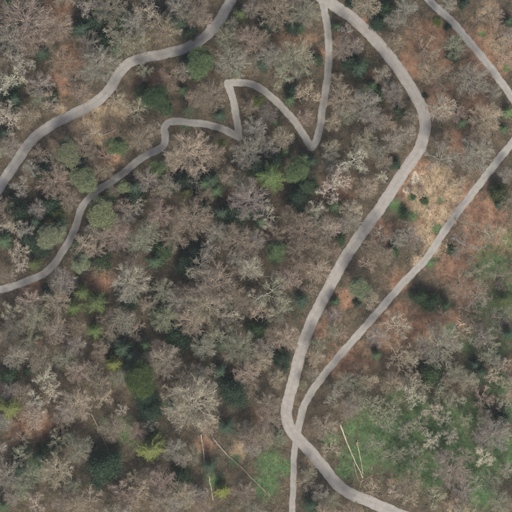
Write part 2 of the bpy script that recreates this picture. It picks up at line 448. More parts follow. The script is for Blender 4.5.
# ------------------------------------------------------------------ tree prototypes
def bare_tree(seed, R, H, style):
    """style: 'fine' (beech-like), 'thin' (open), 'crooked' (oak-like). Returns trunk mesh, crown mesh."""
    rng = np.random.default_rng(seed)
    crooked = style == 'crooked'; thin = style == 'thin'
    k = 9; tz = np.linspace(0, .80 * H, k)
    wob = np.cumsum(rng.normal(0, .045 * (1.8 if crooked else 1), (k, 2)), 0) * (H / 10); wob[0] = 0
    T = np.column_stack([wob, tz]); r0 = .013 * H + .02
    tr = r0 * (1 - .82 * tz / tz[-1]); tr[0] *= 1.35
    trunk = tubes(T[:-1], T[1:], tr[:-1], tr[1:], 7)
    cz, rz = .60 * H, .38 * H
    nl = {'fine': 19, 'thin': 10, 'crooked': 11}[style]
    if R > 4.8: nl += 5
    P0, P1, RA, RB = [], [], [], []      # limb segments
    L2 = []
    jit = .13 if crooked else .045
    for i in range(nl):
        f = (i + .5) / nl
        t = .38 + .6 * f; zt = t * tz[-1]
        s0 = np.array([np.interp(zt, tz, T[:, 0]), np.interp(zt, tz, T[:, 1]), zt])
        th = i * 2.39996 + rng.normal(0, .35); ph = R2D(-8 + 86 * f ** 1.2 + rng.normal(0, 7))
        e = np.array([math.cos(ph) * math.cos(th) * R, math.cos(ph) * math.sin(th) * R, cz + math.sin(ph) * rz * 1.05])
        e[:2] *= rng.uniform(.80, 1.0); e[:2] += T[-1][:2] * .5
        mid = (s0 + e) / 2; mid[:2] = s0[:2] + (e[:2] - s0[:2]) * .62; mid[2] -= .05 * H * (1 - f)
        ln = np.linalg.norm(e - s0); m = 8
        u = np.linspace(0, 1, m)[:, None]
        C = (1 - u) ** 2 * s0 + 2 * u * (1 - u) * mid + u ** 2 * e
        C += rng.normal(0, jit * ln * .35, C.shape) * np.sin(u * math.pi * .9)
        a = (.030 + .012 * ln) * (1.2 if crooked else .72)
        rad = a * (1 - .8 * u[:, 0])
        P0.append(C[:-1]); P1.append(C[1:]); RA.append(rad[:-1]); RB.append(rad[1:])
        nb = int(6 + ln) if thin else int(9 + ln) if crooked else int(15 + ln * 2)
        for b_ in range(nb):
            tt = rng.uniform(.22, 1.0); j = min(int(tt * (m - 1)), m - 2)
            s1 = C[j] + (C[j + 1] - C[j]) * rng.uniform(0, 1)
            d = unit(C[j + 1] - C[j])
            out = np.array([s1[0], s1[1], (s1[2] - cz) * .8]); out = unit(out)
            v = unit(d * .75 + rng.normal(0, .62 if crooked else .75, 3) + out * .35 + np.array([0, 0, .25]))
            l2 = ln * rng.uniform(.26, .48) * (1.15 - .5 * tt)
            mm = 5; w_ = np.linspace(0, 1, mm)[:, None]
            D = s1 + v * l2 * w_ + np.array([0, 0, .18 * l2]) * w_ ** 2
            D[1:] += rng.normal(0, (.13 if crooked else .05) * l2, (mm - 1, 3))
            ra = np.linspace(.044 if crooked else .024, .014, mm)
            P0.append(D[:-1]); P1.append(D[1:]); RA.append(ra[:-1]); RB.append(ra[1:])
            L2.append((D[:-1], D[1:]))
        L2.append((C[m // 2:-1], C[m // 2 + 1:]))
    P0 = np.vstack(P0); P1 = np.vstack(P1); RA = np.concatenate(RA); RB = np.concatenate(RB)
    A = np.vstack([a for a, _ in L2]); B = np.vstack([b_ for _, b_ in L2])
    def children(A, B, n, lmin, lmax, spread, outk, upk):
        ln = np.linalg.norm(B - A, axis=1); pr = ln / ln.sum()
        i = rng.choice(len(A), n, p=pr); s = A[i] + (B[i] - A[i]) * rng.uniform(0, 1, (n, 1))
        d = unit(B[i] - A[i]); o = s.copy(); o[:, 2] = (o[:, 2] - cz) * .9; o = unit(o)
        v = unit(d * .7 + rng.normal(0, spread, (n, 3)) + o * outk + np.array([0, 0, upk]))
        return s, v, rng.uniform(lmin, lmax, n)
    area = math.pi * R * R
    n3 = int(area * {'fine': 17, 'thin': 11, 'crooked': 15}[style])
    s, v, ln = children(A, B, n3, .7, 1.7, .6 if crooked else .40, .45, .1)
    if crooked: ln = ln * .72
    # keep inside the crown outline
    def clamp(*ps):
        for p in ps:
            r = np.hypot(p[:, 0], p[:, 1]); lim = R * 1.0
            f = np.where(r > lim, (lim + (r - lim) * .3) / np.maximum(r, 1e-6), 1); p[:, 0] *= f; p[:, 1] *= f
    w3 = .038 if crooked else .023
    parts = [tubes(P0, P1, RA, RB, 4)]
    cur = s; A3, B3 = [], []; nseg = 3
    for q in range(nseg):
        nxt = cur + v * (ln / nseg)[:, None]; clamp(cur, nxt)
        parts.append(tubes(cur, nxt, np.full(n3, w3 * (1 - .27 * q)), np.full(n3, w3 * (.73 - .27 * q)), 3))
        A3.append(cur); B3.append(nxt); cur = nxt.copy()
        v = unit(v + rng.normal(0, .55 if crooked else .2, (n3, 3)) + np.array([0, 0, .1]))
    A3 = np.vstack(A3); B3 = np.vstack(B3)
    n4 = int(area * {'fine': 44, 'thin': 30, 'crooked': 38}[style])
    s, v, ln = children(A3, B3, n4, .25, .65, .75 if crooked else .38, .2, .05)
    e = s + v * (ln * (.65 if crooked else 1.0))[:, None]; clamp(s, e)
    parts.append(spikes(s, e, np.full(n4, .018 if crooked else .013)))
    V, F = join(parts)
    return trunk, (V, F)

def star_conifer(seed, R, H, dense=1.0):
    """spruce seen from above: whorls of drooping boughs that radiate from the leader"""
    rng = np.random.default_rng(seed)
    T0 = np.array([[0, 0, 0], [0, 0, H * .5]]); T1 = np.array([[0, 0, H * .5], [0, 0, H]])
    trunk = tubes(T0, T1, [.016 * H, .010 * H], [.010 * H, .01], 7)
    wood, C, D, Sd, L, W = [], [], [], [], [], []
    nw = int(13 * dense); arms = int(rng.integers(10, 13)) if dense > 1.2 else int(rng.integers(9, 12)); off0 = rng.uniform(0, 6.28); alen = rng.uniform(.62, 1.12, 40)
    for wv in range(nw):
        f = (wv + .5) / nw; z = H * (.14 + .84 * f)
        rad = R * (1 - f) ** .72 * rng.uniform(.88, 1.06) + .12
        nb = arms if f < .75 else arms // 2 + 1; off = off0 + rng.normal(0, .10) + (math.pi / arms if dense > 1.2 and wv % 2 else 0)
        for b_ in range(nb):
            th = off + b_ * 2 * math.pi / nb + rng.normal(0, .13); rr = rad * rng.uniform(.85, 1.05) * (alen[b_] if f < .75 else 1)
            d = np.array([math.cos(th), math.sin(th), 0]); sd = np.array([-math.sin(th), math.cos(th), 0])
            dz = -.30 * rr + .10 * rr
            m = max(5, int(rr / .10)); u = np.linspace(.06, 1, m)
            pos = np.array([0, 0, z]) + d * (rr * u)[:, None]
            pos[:, 2] += -.42 * rr * u + .26 * rr * u ** 2
            wood.append((np.array([[0, 0, z]]), pos[-1:]))
            for sgn in (-1, 1):
                for rep in range(2 if dense > 1.2 else 1):
                    ll = (.22 + .30 * rr * (1 - u) * .55) * rng.uniform(.7, 1.2, m)
                    ll = np.minimum(ll, .62 if dense > 1.2 else .42)
                    dd = unit(d * rng.uniform(.55, 1.0, (m, 1)) + sd * sgn * rng.uniform(.35, .95, (m, 1)) + np.array([0, 0, -.12]) + rng.normal(0, .12, (m, 3)))
                    C.append(pos + dd * (ll * .5)[:, None] + rng.normal(0, .02, (m, 3))); D.append(dd)
                    Sd.append(unit(np.cross(dd, np.array([0, 0, 1.0])) + rng.normal(0, .35, (m, 3)))); L.append(ll); W.append(rng.uniform(.06, .13, m))
    V1, F1 = rhombs(np.vstack(C), np.vstack(D), np.vstack(Sd), np.concatenate(L), np.concatenate(W))
    return trunk, (V1, F1)

def leafy_tree(seed, R, H, shape):
    """rounded ('dome') or tapering ('cone') evergreen made of leaf clumps round real limbs"""
    rng = np.random.default_rng(seed)
    wob = rng.normal(0, .12, (4, 2)); wob[0] = 0
    T = np.column_stack([wob, np.linspace(0, .85 * H, 4)]); tr = np.array([.02, .015, .010, .005]) * H
    trunk = [tubes(T[:-1], T[1:], tr[:-1], tr[1:], 7)]
    nc = int(16 + R * R * (2.4 if shape == 'dome' else 2.2))
    cs, rs = [], []
    o1, o2 = rng.uniform(0, 6.28, 2)
    for i in range(nc):
        th = i * 2.39996 + rng.normal(0, .4); q = math.sqrt((i + .5) / nc)
        if shape == 'dome':
            rr = q * R * .84 * rng.uniform(.9, 1.05); z = H * (.58 + .34 * math.sqrt(max(0, 1 - q * q)) + rng.normal(0, .06))
            cr = R * rng.uniform(.14, .27) + .12
        else:
            rr = q * R * .82 * rng.uniform(.85, 1.1); z = H * (.24 + .68 * (1 - q) + rng.normal(0, .035))
            cr = R * (.13 + .13 * q) * rng.uniform(.8, 1.25) + .12
        rr *= 1 + .17 * math.sin(2 * th + o1) + .13 * math.sin(3 * th + o2)
        cs.append((rr * math.cos(th), rr * math.sin(th), z)); rs.append(cr)
    cs = np.array(cs); rs = np.array(rs)
    a = np.column_stack([np.zeros((nc, 2)), cs[:, 2] - .25 * np.hypot(cs[:, 0], cs[:, 1]) - .3])
    trunk.append(tubes(a, cs, np.full(nc, .05), np.full(nc, .02), 4))
    per = np.maximum(60, (rs ** 2 * 4 * math.pi * (72 if shape == 'dome' else 36)).astype(int))
    C, D, Sd = [], [], []
    for c, r, m in zip(cs, rs, per):
        v = rvec(rng, m); v[:, 2] = np.abs(v[:, 2]) * np.where(rng.random(m) < .8, 1, -1)
        p = c + v * r * (rng.uniform(.45, 1.35, (m, 1)) if shape == 'dome' else .4 + np.minimum(np.abs(rng.normal(0, .7, (m, 1))), 1.4)) * np.array([1, 1, .75])
        d = unit(v + rng.normal(0, .8, (m, 3))); s_ = unit(np.cross(d, rvec(rng, m)))
        C.append(p); D.append(d); Sd.append(s_)
    C = np.vstack(C); m = len(C)
    k_ = 1.0 if shape == 'dome' else 1.35
    V, F = rhombs(C, np.vstack(D), np.vstack(Sd), rng.uniform(.14, .30, m) * k_, rng.uniform(.07, .14, m) * k_)
    return join(trunk), (V, F)

PROTO = {}
def proto(key, builder, R, leafy):
    (tv, tf), (cv, cf) = builder
    PROTO.setdefault(key, []).append((R, new_mesh('trunk', tv, tf, [M_BARK]), new_mesh('crown', cv, cf, [M_LEAF if leafy else M_BARK])))
sd_ = 100
for R, H, n in ((2.5, 9.5, 3), (3.7, 13, 4), (5.6, 17, 2)):
    for q in range(n):
        sd_ += 1; proto('b', bare_tree(sd_, R, H, 'fine'), R, False)
for R, H, n in ((2.6, 8.5, 3), (3.9, 11.5, 3)):
    for q in range(n):
        sd_ += 1; proto('o', bare_tree(sd_, R, H, 'crooked'), R, False)
for R, H, n in ((2.8, 9, 2), (4.2, 12, 2)):
    for q in range(n):
        sd_ += 1; proto('t', bare_tree(sd_, R, H, 'thin'), R, False)
for R, H in ((2.6, 12), (3.6, 15), (4.0, 16)):
    sd_ += 1; proto('s', star_conifer(sd_, R, H), R, True)
for R, H in ((1.9, 8), (2.8, 11), (4.4, 14)):
    sd_ += 1; proto('v', star_conifer(sd_, R, H, 1.3), R, True)
for R, H in ((2.6, 11), (3.4, 13.5), (4.2, 15)):
    sd_ += 1; proto('p', leafy_tree(sd_, R, H, 'dome'), R, True)
for R, H in ((1.2, 2.4), (1.9, 6.5), (2.3, 8), (2.3, 8), (2.9, 10), (3.0, 10), (3.8, 12)):
    sd_ += 1; proto('g', leafy_tree(sd_, R, H, 'cone'), R, True)
for R, H in ((1.95, 8), (2.35, 10), (2.95, 12), (2.98, 11.5), (3.82, 14), (3.88, 14)):
    sd_ += 1; proto('g', star_conifer(sd_, R, H, 1.0), R, True)

# ------------------------------------------------------------------ the trees of the photograph: x y radius kind tint
# kinds: b fine bare, t thin bare, o crooked bare, s star conifer, v dense yellow conifer, p round soft green, g dark evergreen
TREES = '''
25 20 22 b pk;8 3 6 g mg;82 30 13 g dk;92 20 9 g dk;42 53 9 g dk;20 62 13 o gy;12 80 13 o pl;15 100 9 g dk;8 118 13 o pl;40 85 12 b gy;51 98 7 g mg;52 101 10 o tn
98 65 16 b gy;112 30 8 o pl;110 8 14 b dk;90 5 12 o gy;122 44 12 b gg;88 45 12 b dk;32 44 11 b br;10 40 12 b gy;5 60 8 b br;28 117 11 b br;62 62 13 t br;74 80 12 t br;118 102 10 t tn;45 22 9 b pk;14 28 10 g dk
150 12 14 o tn;134 25 12 b gy;178 8 12 b gy;165 30 13 b br;176 24 11 g dk;192 36 8 g dk;139 44 10 b gg;195 12 13 b br;207 22 7 o tn;200 63 13 p vg;190 62 8 g dk;144 67 8 o gg
222 34 12 b gg;240 14 11 g ol;232 62 14 b gy;248 40 12 b pk;252 8 9 b gy;252 62 9 b dk;155 97 11 p mg;165 107 8 p mg;143 90 7 g mg;183 90 6 g mg;197 96 10 b br;188 113 7 p sg;211 96 13 b br;219 117 8 g dk;170 76 12 t br;138 110 11 t tn;236 75 6 p sg
276 12 15 b br;268 25 8 g dk;303 12 14 b gg;292 28 8 g dk;260 40 10 b pk;270 55 11 b gy;262 64 7 g dk;295 58 17 b gg;318 60 6 g mg;280 78 11 o gg;308 94 12 o tn;292 90 6 g dk;259 101 6 p ye;268 113 9 b dk;276 123 5 g mg;250 108 8 b br
336 27 7 g mg;346 33 8 o gy;341 50 10 b pk;354 46 8 b gy;360 68 12 g dk;372 86 7 g mg;336 80 7 b tn;342 100 13 b tn;365 106 13 b gy;382 74 8 b gy;379 95 6 g mg;378 22 7 g dk;366 6 12 b tn;350 4 5 g dk;332 122 8 b tn;392 92 9 b gy
395 20 9 b gy;388 8 7 g mg;405 10 11 b gy;394 42 8 b br;424 50 13 t br;437 21 5 p ye;447 27 4 g dk;458 44 11 b gg;453 56 6 g dk;472 80 14 b gy;440 76 12 t br;429 72 9 t tn;449 4 7 b gy;464 3 5 g dk
492 20 12 t br;508 22 6 g mg;510 36 7 b gy;494 92 7 b gy;508 112 8 g vg;485 119 14 b tn;440 108 13 b pl;462 123 7 g mg;396 100 9 b dk;400 113 6 g mg;388 123 8 b tn;424 97 3 g dk;505 60 9 t tn;412 28 8 t br
5 133 7 g dk;10 145 10 b gy;22 186 10 o gy;32 168 8 b gy;43 171 9 g dk;54 181 14 b pk;67 152 12 p gs;84 179 13 p sg;80 163 8 g dk;117 146 9 p vg;105 156 9 t br;101 214 15 p sg;50 235 12 p gs;123 187 7 p sg;108 172 6 b br
5 205 8 b br;12 226 11 o tn;26 232 8 b gy;38 209 9 b gy;55 214 8 g ol;10 203 8 g dk;36 222 8 g dk;5 241 10 g mg;20 251 10 o tn;70 201 9 b br;83 246 11 b tn;115 236 14 b pk;96 250 9 b tn;42 246 8 g dk;100 235 7 b tn;92 134 8 t tn;112 190 6 b br
190 153 19 b tn;141 140 11 b br;158 168 8 p vg;214 156 11 b br;222 143 5 p ye;246 153 14 b gy;230 176 9 b tn;197 173 6 o pl;188 192 6 v ye;212 181 11 g dk;216 191 8 g mg;146 179 11 b gy;169 186 10 b gy;136 197 8 g dk;139 206 8 o gy;161 213 12 b pk;193 219 16 b br
249 199 16 b gy;222 213 9 g dk;150 230 12 b gg;139 243 12 b gg;175 239 12 b br;238 241 14 b br;216 233 11 b gy;164 250 9 g mg;195 251 8 g dk;210 249 9 o pl;128 215 8 b gy;128 262 8 b br;205 195 8 b br
259 142 9 b gy;283 138 10 b tn;270 177 18 s st;297 170 11 p vg;286 152 7 g mg;312 162 7 g dk;310 186 8 p mg;331 149 9 b tn;333 185 15 o wm;353 160 13 o pl;364 140 11 b tn;377 152 9 b gy;367 188 10 b tn;381 177 6 o pl;351 210 10 b tn;353 223 9 b gy;317 211 10 o pl;335 206 8 g mg;298 198 10 g dk
290 217 10 b br;268 217 11 o pl;262 222 8 g mg;301 231 14 b br;328 229 11 b tn;276 234 8 b br;276 252 9 p vg;319 249 11 b br;296 252 10 b br;341 240 5 g mg;256 240 9 b gy;395 165 7 g dk;393 141 10 b gy;407 133 8 b gy
441 159 14 t gy;476 154 15 b gy;468 145 5 g dk;503 129 5 g mg;506 175 7 b gy;500 193 8 g ol;498 205 5 g dk;413 197 3 p vg;424 201 4 p vg;405 214 5 g mg;466 224 10 t gg;410 236 12 t gy;452 250 4 g mg;491 236 13 t gg;394 251 6 g mg;458 184 7 t tn;445 140 8 t br;380 235 8 t gy
20 264 8 o pl;7 276 8 b br;34 264 8 g ol;62 281 12 b gy;57 301 12 b tn;47 294 7 g dk;80 262 9 p gs;100 262 9 g mg;130 282 16 b pl;82 293 11 s st;74 308 11 s st;97 303 14 s dg;96 331 11 s st;114 364 10 v yl;123 349 12 g dk;128 366 10 g dk;29 301 11 b tn;12 312 10 o tn;15 327 10 b dk;38 318 11 b gg
31 341 10 b gg;55 330 12 b pk;75 346 10 b gy;65 359 11 b gg;15 357 11 b gy;28 371 5 g dk;9 377 8 g mg;45 377 11 o pl;79 371 12 b tn;101 346 7 b br;108 318 9 t br;76 328 9 b br;4 338 8 b br
155 262 10 g mg;163 291 11 b gg;149 306 8 b tn;165 319 12 b gg;200 265 13 o wm;191 270 9 g dk;213 285 19 b br;205 304 15 b tn;192 321 13 b tn;182 291 8 b br;250 268 12 b pl;245 305 9 b br;230 317 12 o pl;220 334 13 o gg;240 347 14 b gg;204 347 11 b gy;180 341 9 g dk;165 362 14 b tn;140 379 15 p dg;189 378 12 o tn;220 371 8 g dk;246 373 11 b tn;254 298 8 o pl;146 345 8 g mg;135 330 9 t br
300 267 11 b br;271 291 16 o gg;262 311 12 o tn;302 301 13 g dk;287 339 13 b tn;258 331 8 g mg;262 361 10 b tn;281 359 8 g dk;277 379 8 b tn;335 302 6 g mg;333 316 8 b gy;318 345 7 b gg;340 333 7 t br;360 288 10 p gs;358 303 4 g dk;371 301 8 b tn;313 374 6 b gy;378 336 10 b gy;376 355 6 g mg;345 381 9 b gg;366 264 9 t pk;360 374 9 t br
421 297 7 g mg;433 303 8 g mg;446 306 6 g mg;396 326 13 t pl;398 356 13 t tn;439 345 18 b gy;489 352 12 o gg;508 334 8 g dk;433 374 11 g mg;475 365 7 g dk;480 271 13 t gg;505 300 11 g ol;460 284 12 t br;408 379 11 o tn;506 367 8 o tn;495 376 9 o tn;470 312 10 t br;455 372 9 b gg
35 399 10 o wh;52 391 10 o wh;10 409 14 s ye;9 391 8 b gy;75 404 14 b tn;103 398 10 o tn;122 410 6 o pl;20 457 10 o gg;25 446 6 g dk;48 450 7 g mg;31 476 12 b gg;56 470 14 b tn;6 476 13 b gy;35 503 11 o tn;4 506 8 g mg;103 468 14 g dk;120 490 10 o tn;90 501 13 t tn;62 503 9 b br;58 440 9 t tn
193 404 22 b tn;175 394 12 o tn;234 392 12 g dk;151 449 17 v ye;150 412 10 g dk;227 427 10 g dk;210 466 8 g dk;222 490 8 v yl;183 495 12 b tn;143 489 12 o tn;180 478 8 g mg;250 439 10 b pk;246 506 9 b gg;202 506 9 b br;135 477 7 o tn;161 502 10 b pk;192 455 8 t gg;208 425 9 b tn
266 405 11 b br;262 437 11 b pk;276 431 5 g mg;311 505 9 g dk;331 501 9 b gg;305 482 8 t tn;333 396 10 o gy;371 403 13 o gg;354 396 9 b gy;312 430 5 b br;330 449 9 t tn;303 385 4 b gg;411 393 13 o pl;394 408 10 o gg;440 390 10 o gg;432 410 10 o pl;455 401 10 o gg
431 440 9 o pl;450 436 8 o pl;406 431 9 o gg;481 399 11 t pk;505 402 9 o gg;494 435 15 b gy;484 456 10 o wh;451 471 15 b pk;418 470 10 t gg;434 497 11 o gg;490 482 11 t gg;507 470 7 b gy;456 505 9 o tn;395 492 7 o tn;500 502 11 b gg;411 500 7 t tn;375 444 8 t gy;391 456 8 t gg;402 455 7 o gg;416 450 8 o gg;441 456 8 o pl;466 456 8 t gy;474 481 8 o gg;420 424 8 o gg;446 419 8 o gg;381 419 8 o gg;470 500 8 t gg;424 388 8 o gg;466 420 7 o gg;278 402 4 b gy;388 425 7 t gy
120 20 9 g mg;101 12 9 g dk;168 19 10 g dk;186 12 9 g dk;115 50 8 g mg;10 96 9 g dk;30 241 10 g dk;49 204 9 g dk;204 184 9 g mg;189 262 10 g dk;261 213 9 g dk;131 356 10 g dk;177 336 9 g mg;20 470 9 g dk;40 457 9 g dk;257 166 9 g dk;304 158 8 g mg;135 188 9 g dk;480 373 9 g dk;160 312 9 g mg;73 166 8 g dk;60 224 8 g dk;232 213 9 g dk;201 345 8 g mg;350 61 8 g dk;185 181 9 g dk;99 40 9 g dk;300 28 7 g mg;500 421 8 g dk;146 399 10 g dk;240 215 8 g mg;200 208 8 g dk;18 212 9 g dk;155 20 8 g dk;290 100 7 g mg;275 160 8 g dk;128 300 8 g dk;222 345 8 g dk;172 405 8 g mg;60 440 8 g dk
'''
TINT = {'br': (.260, .218, .180), 'pk': (.292, .240, .208), 'tn': (.345, .302, .246), 'gy': (.285, .268, .240), 'gg': (.250, .258, .200), 'dk': (.185, .175, .153),
        'pl': (.385, .360, .308), 'wh': (.53, .50, .43), 'wm': (.42, .37, .315)}
LEAF = {'dk': (.040, .068, .050), 'mg': (.062, .100, .060), 'ol': (.074, .096, .046), 'vg': (.110, .160, .088), 'sg': (.190, .228, .150), 'gs': (.182, .212, .152),
        'ye': (.130, .150, .060), 'yl': (.150, .165, .056), 'st': (.082, .116, .050), 'dg': (.078, .112, .050)}
WORD_T = {'br': 'brown', 'pk': 'pinkish', 'tn': 'tan', 'gy': 'grey', 'gg': 'grey-green', 'dk': 'dark grey', 'pl': 'pale', 'wh': 'whitish', 'wm': 'cream'}
WORD_L = {'dk': 'dark green', 'mg': 'mid green', 'ol': 'olive', 'vg': 'fresh green', 'sg': 'soft green', 'gs': 'greyish green', 'ye': 'yellowish', 'yl': 'bright yellowish',
          'st': 'light green', 'dg': 'deep green'}
MARKS = [(230, 5, 'the lane at the top edge'), (165, 54, "the lane's straight"), (128, 64, "the lane's bend"), (95, 103, "the lane's downhill curve"), (45, 129, 'the long lane slope'),
         (8, 172, 'the lane at the left edge'), (322, 4, 'the path mouth at the top'), (329, 55, "the path's straight leg"), (312, 148, "the path's hairpin tip"),
         (275, 100, "the path's slanting leg"), (228, 83, "the path's square corner"), (239, 137, "the path's inner corner"), (166, 132, "the path's little kink"),
         (118, 178, "the path's middle slope"), (82, 207, "the path's round bend"), (48, 271, "the path's elbow"), (5, 288, 'the path at the left edge'),
         (371, 35, "the road's upper curve"), (424, 118, "the road's big bend"), (413, 180, 'the pale gravel patch'), (360, 236, "the road's long slope"),
         (312, 321, "the road's middle stretch"), (289, 400, "the road's narrow curve"), (295, 437, 'the road junction'), (340, 487, "the road's bottom bend"),
         (452, 21, 'the track near the top'), (505, 90, 'the track at the right edge'), (495, 165, "the track's upper return"), (442, 235, "the track's straight"),
         (385, 305, "the track's middle"), (335, 361, "the track's lower stretch"), (292, 500, 'the track at the bottom'), (352, 450, 'the paired fallen logs'),
         (240, 470, 'the long diagonal log'), (104, 437, 'the thin brown log'), (208, 468, 'the pale broken log'), (30, 30, 'the top left corner'), (85, 30, 'the dark green thicket'),
         (270, 177, 'the starry conifer'), (200, 265, 'the cream lichened tree'), (213, 286, 'the widest brown tree'), (96, 331, 'the pale starry conifer'),
         (114, 365, 'the yellow conifer'), (193, 404, 'the widest tan tree'), (439, 345, 'the widest grey tree'), (433, 304, 'the lone dark evergreens'),
         (103, 468, 'the lowest dark evergreen'), (451, 471, 'the pinkish tree on the green'), (494, 435, 'the grey tree by the green'), (10, 409, 'the starry left edge conifer'),
         (508, 505, 'the bottom right corner'), (5, 508, 'the bottom left corner'), (505, 10, 'the top right corner'), (185, 500, 'the bottom edge'), (480, 255, 'the right side glade')]
KINDW = {'b': 'bare tree', 't': 'thin bare tree', 'o': 'crooked bare tree', 's': 'star shaped conifer', 'v': 'dense conifer', 'p': 'round leafy tree', 'g': 'evergreen'}
GROUPS = {'b': 'fine twigged bare trees of the wood', 't': 'thin bare trees of the wood', 'o': 'crooked lichened bare trees of the wood', 's': 'star shaped conifers of the wood',
          'v': 'yellow conifers of the wood', 'p': 'round leafy green trees of the wood', 'g': 'dark evergreens of the wood'}
NAMEK = {'b': 'bare_tree', 't': 'thin_bare_tree', 'o': 'crooked_bare_tree', 's': 'star_conifer', 'v': 'dense_conifer', 'p': 'round_green_tree', 'g': 'evergreen_tree'}

def side(dx, dy):
    a = math.degrees(math.atan2(-dy, dx)) % 360
    return ['right of', 'above right of', 'above', 'above left of', 'left of', 'below left of', 'below', 'below right of'][int((a + 22.5) // 45) % 8]

trees = []
for line in TREES.strip().split('\n'):
    for it in line.split(';'):
        x, y, r, k, t = it.split(); trees.append([float(x), float(y), float(r), k, t])
for T in trees:      # crowns stop at the road edge, as they do in the photograph
    for _ in range(4):
        g, q = road_gap(T[0], T[1])
        if T[2] > g + .5:
            v = np.array([T[0] - q[0], T[1] - q[1]]); v = v / max(np.linalg.norm(v), 1e-6)
            mv = min(T[2] - g - .5, 1.2); T[0] += v[0] * mv; T[1] += v[1] * mv
    g, q = road_gap(T[0], T[1]); T[2] = max(2.5, min(T[2], g * (.92 if T[3] in 'bo' else 1) + 1.7))

rnd = random.Random(7)
# gaps in the closed canopy hold further bare trees
gx_, gy_ = np.meshgrid(np.arange(-6, 519, 3.0), np.arange(-6, 519, 3.0)); gx_ = gx_.ravel(); gy_ = gy_.ravel()
ga, gb, gc = cover(gx_, gy_); gap_ = road_gap_many(gx_, gy_)
openess = np.maximum(np.maximum(ga * .9, gb), gc * .85)
DARKU = [(T[0], T[1], T[2] * 1.6) for T in trees if T[3] == 'g' and T[4] == 'dk' and T[2] > 5.5] + [(x_, y_, 10) for x_, y_ in
         ((120, 20), (185, 15), (168, 20), (100, 35), (10, 95), (5, 225), (30, 240), (45, 205), (205, 185), (300, 192), (190, 262), (262, 216), (130, 355), (155, 400),
          (178, 345), (20, 470), (40, 455), (260, 150), (305, 160), (225, 215), (135, 190), (425, 378), (480, 370), (500, 330), (275, 25), (140, 350), (160, 315), (95, 12), (115, 48), (160, 10), (190, 28), (15, 215), (50, 222), (25, 205), (215, 178), (235, 215), (185, 335), (195, 345), (145, 408), (128, 372), (150, 395), (185, 180), (205, 210), (298, 30), (360, 75), (350, 60), (45, 245), (70, 165), (100, 470))]
dz_ = np.zeros(len(gx_))
for cx, cy, rr in DARKU: dz_ = np.maximum(dz_, np.exp(-((gx_ - cx) ** 2 + (gy_ - cy) ** 2) / (rr * rr)))
logd = np.full(len(gx_), 1e9)
for (ax_, ay_), (bx2, by2) in (((212, 437), (271, 496)), ((201, 434), (213, 500)), ((91, 413), (112, 458)), ((340, 424), (363, 478)), ((377, 457), (406, 436))):
    for u_ in np.linspace(0, 1, 14): logd = np.minimum(logd, np.hypot(gx_ - ax_ - (bx2 - ax_) * u_, gy_ - ay_ - (by2 - ay_) * u_))
free = ~((gx_ > 385) & (gy_ < 105)) & (logd > 11) & (dz_ < .45) & (gap_ > 6) & (openess < .45) & ~((gx_ > 400) & (gy_ > 165) & (gy_ < 335))
order = list(range(len(gx_))); rnd.shuffle(order)
extra = 0
for i in order:
    if not free[i] or extra >= 130: continue
    x0, y0 = gx_[i], gy_[i]
    clear = min(math.hypot(x0 - T[0], y0 - T[1]) - T[2] * (.85 if T[3] in 'bot' else 1.0) for T in trees)
    if clear < 1.2: continue
    r0_ = min(max(7.5, clear + 4.5), 12, gap_[i] * .9 + .4)
    trees.append([float(x0), float(y0), float(r0_), 'b', rnd.choice(['br', 'gy', 'gg', 'tn', 'pk', 'gy', 'br'])]); extra += 1
wide = ~((gx_ > 385) & (gy_ < 105)) & (logd > 11) & (gap_ > 6) & ~free & (ga < .5) & (gb < .35)
thin_n = 0
for i in order:
    if not wide[i] or thin_n >= 22: continue
    x0, y0 = gx_[i], gy_[i]
    clear = min(math.hypot(x0 - T[0], y0 - T[1]) - T[2] * .8 for T in trees)
    if clear < 1.5: continue
    trees.append([float(x0), float(y0), float(min(max(7, clear + 4), 12, gap_[i] * .95 + .5)), 't', rnd.choice(['br', 'dk', 'gy', 'br'])]); thin_n += 1
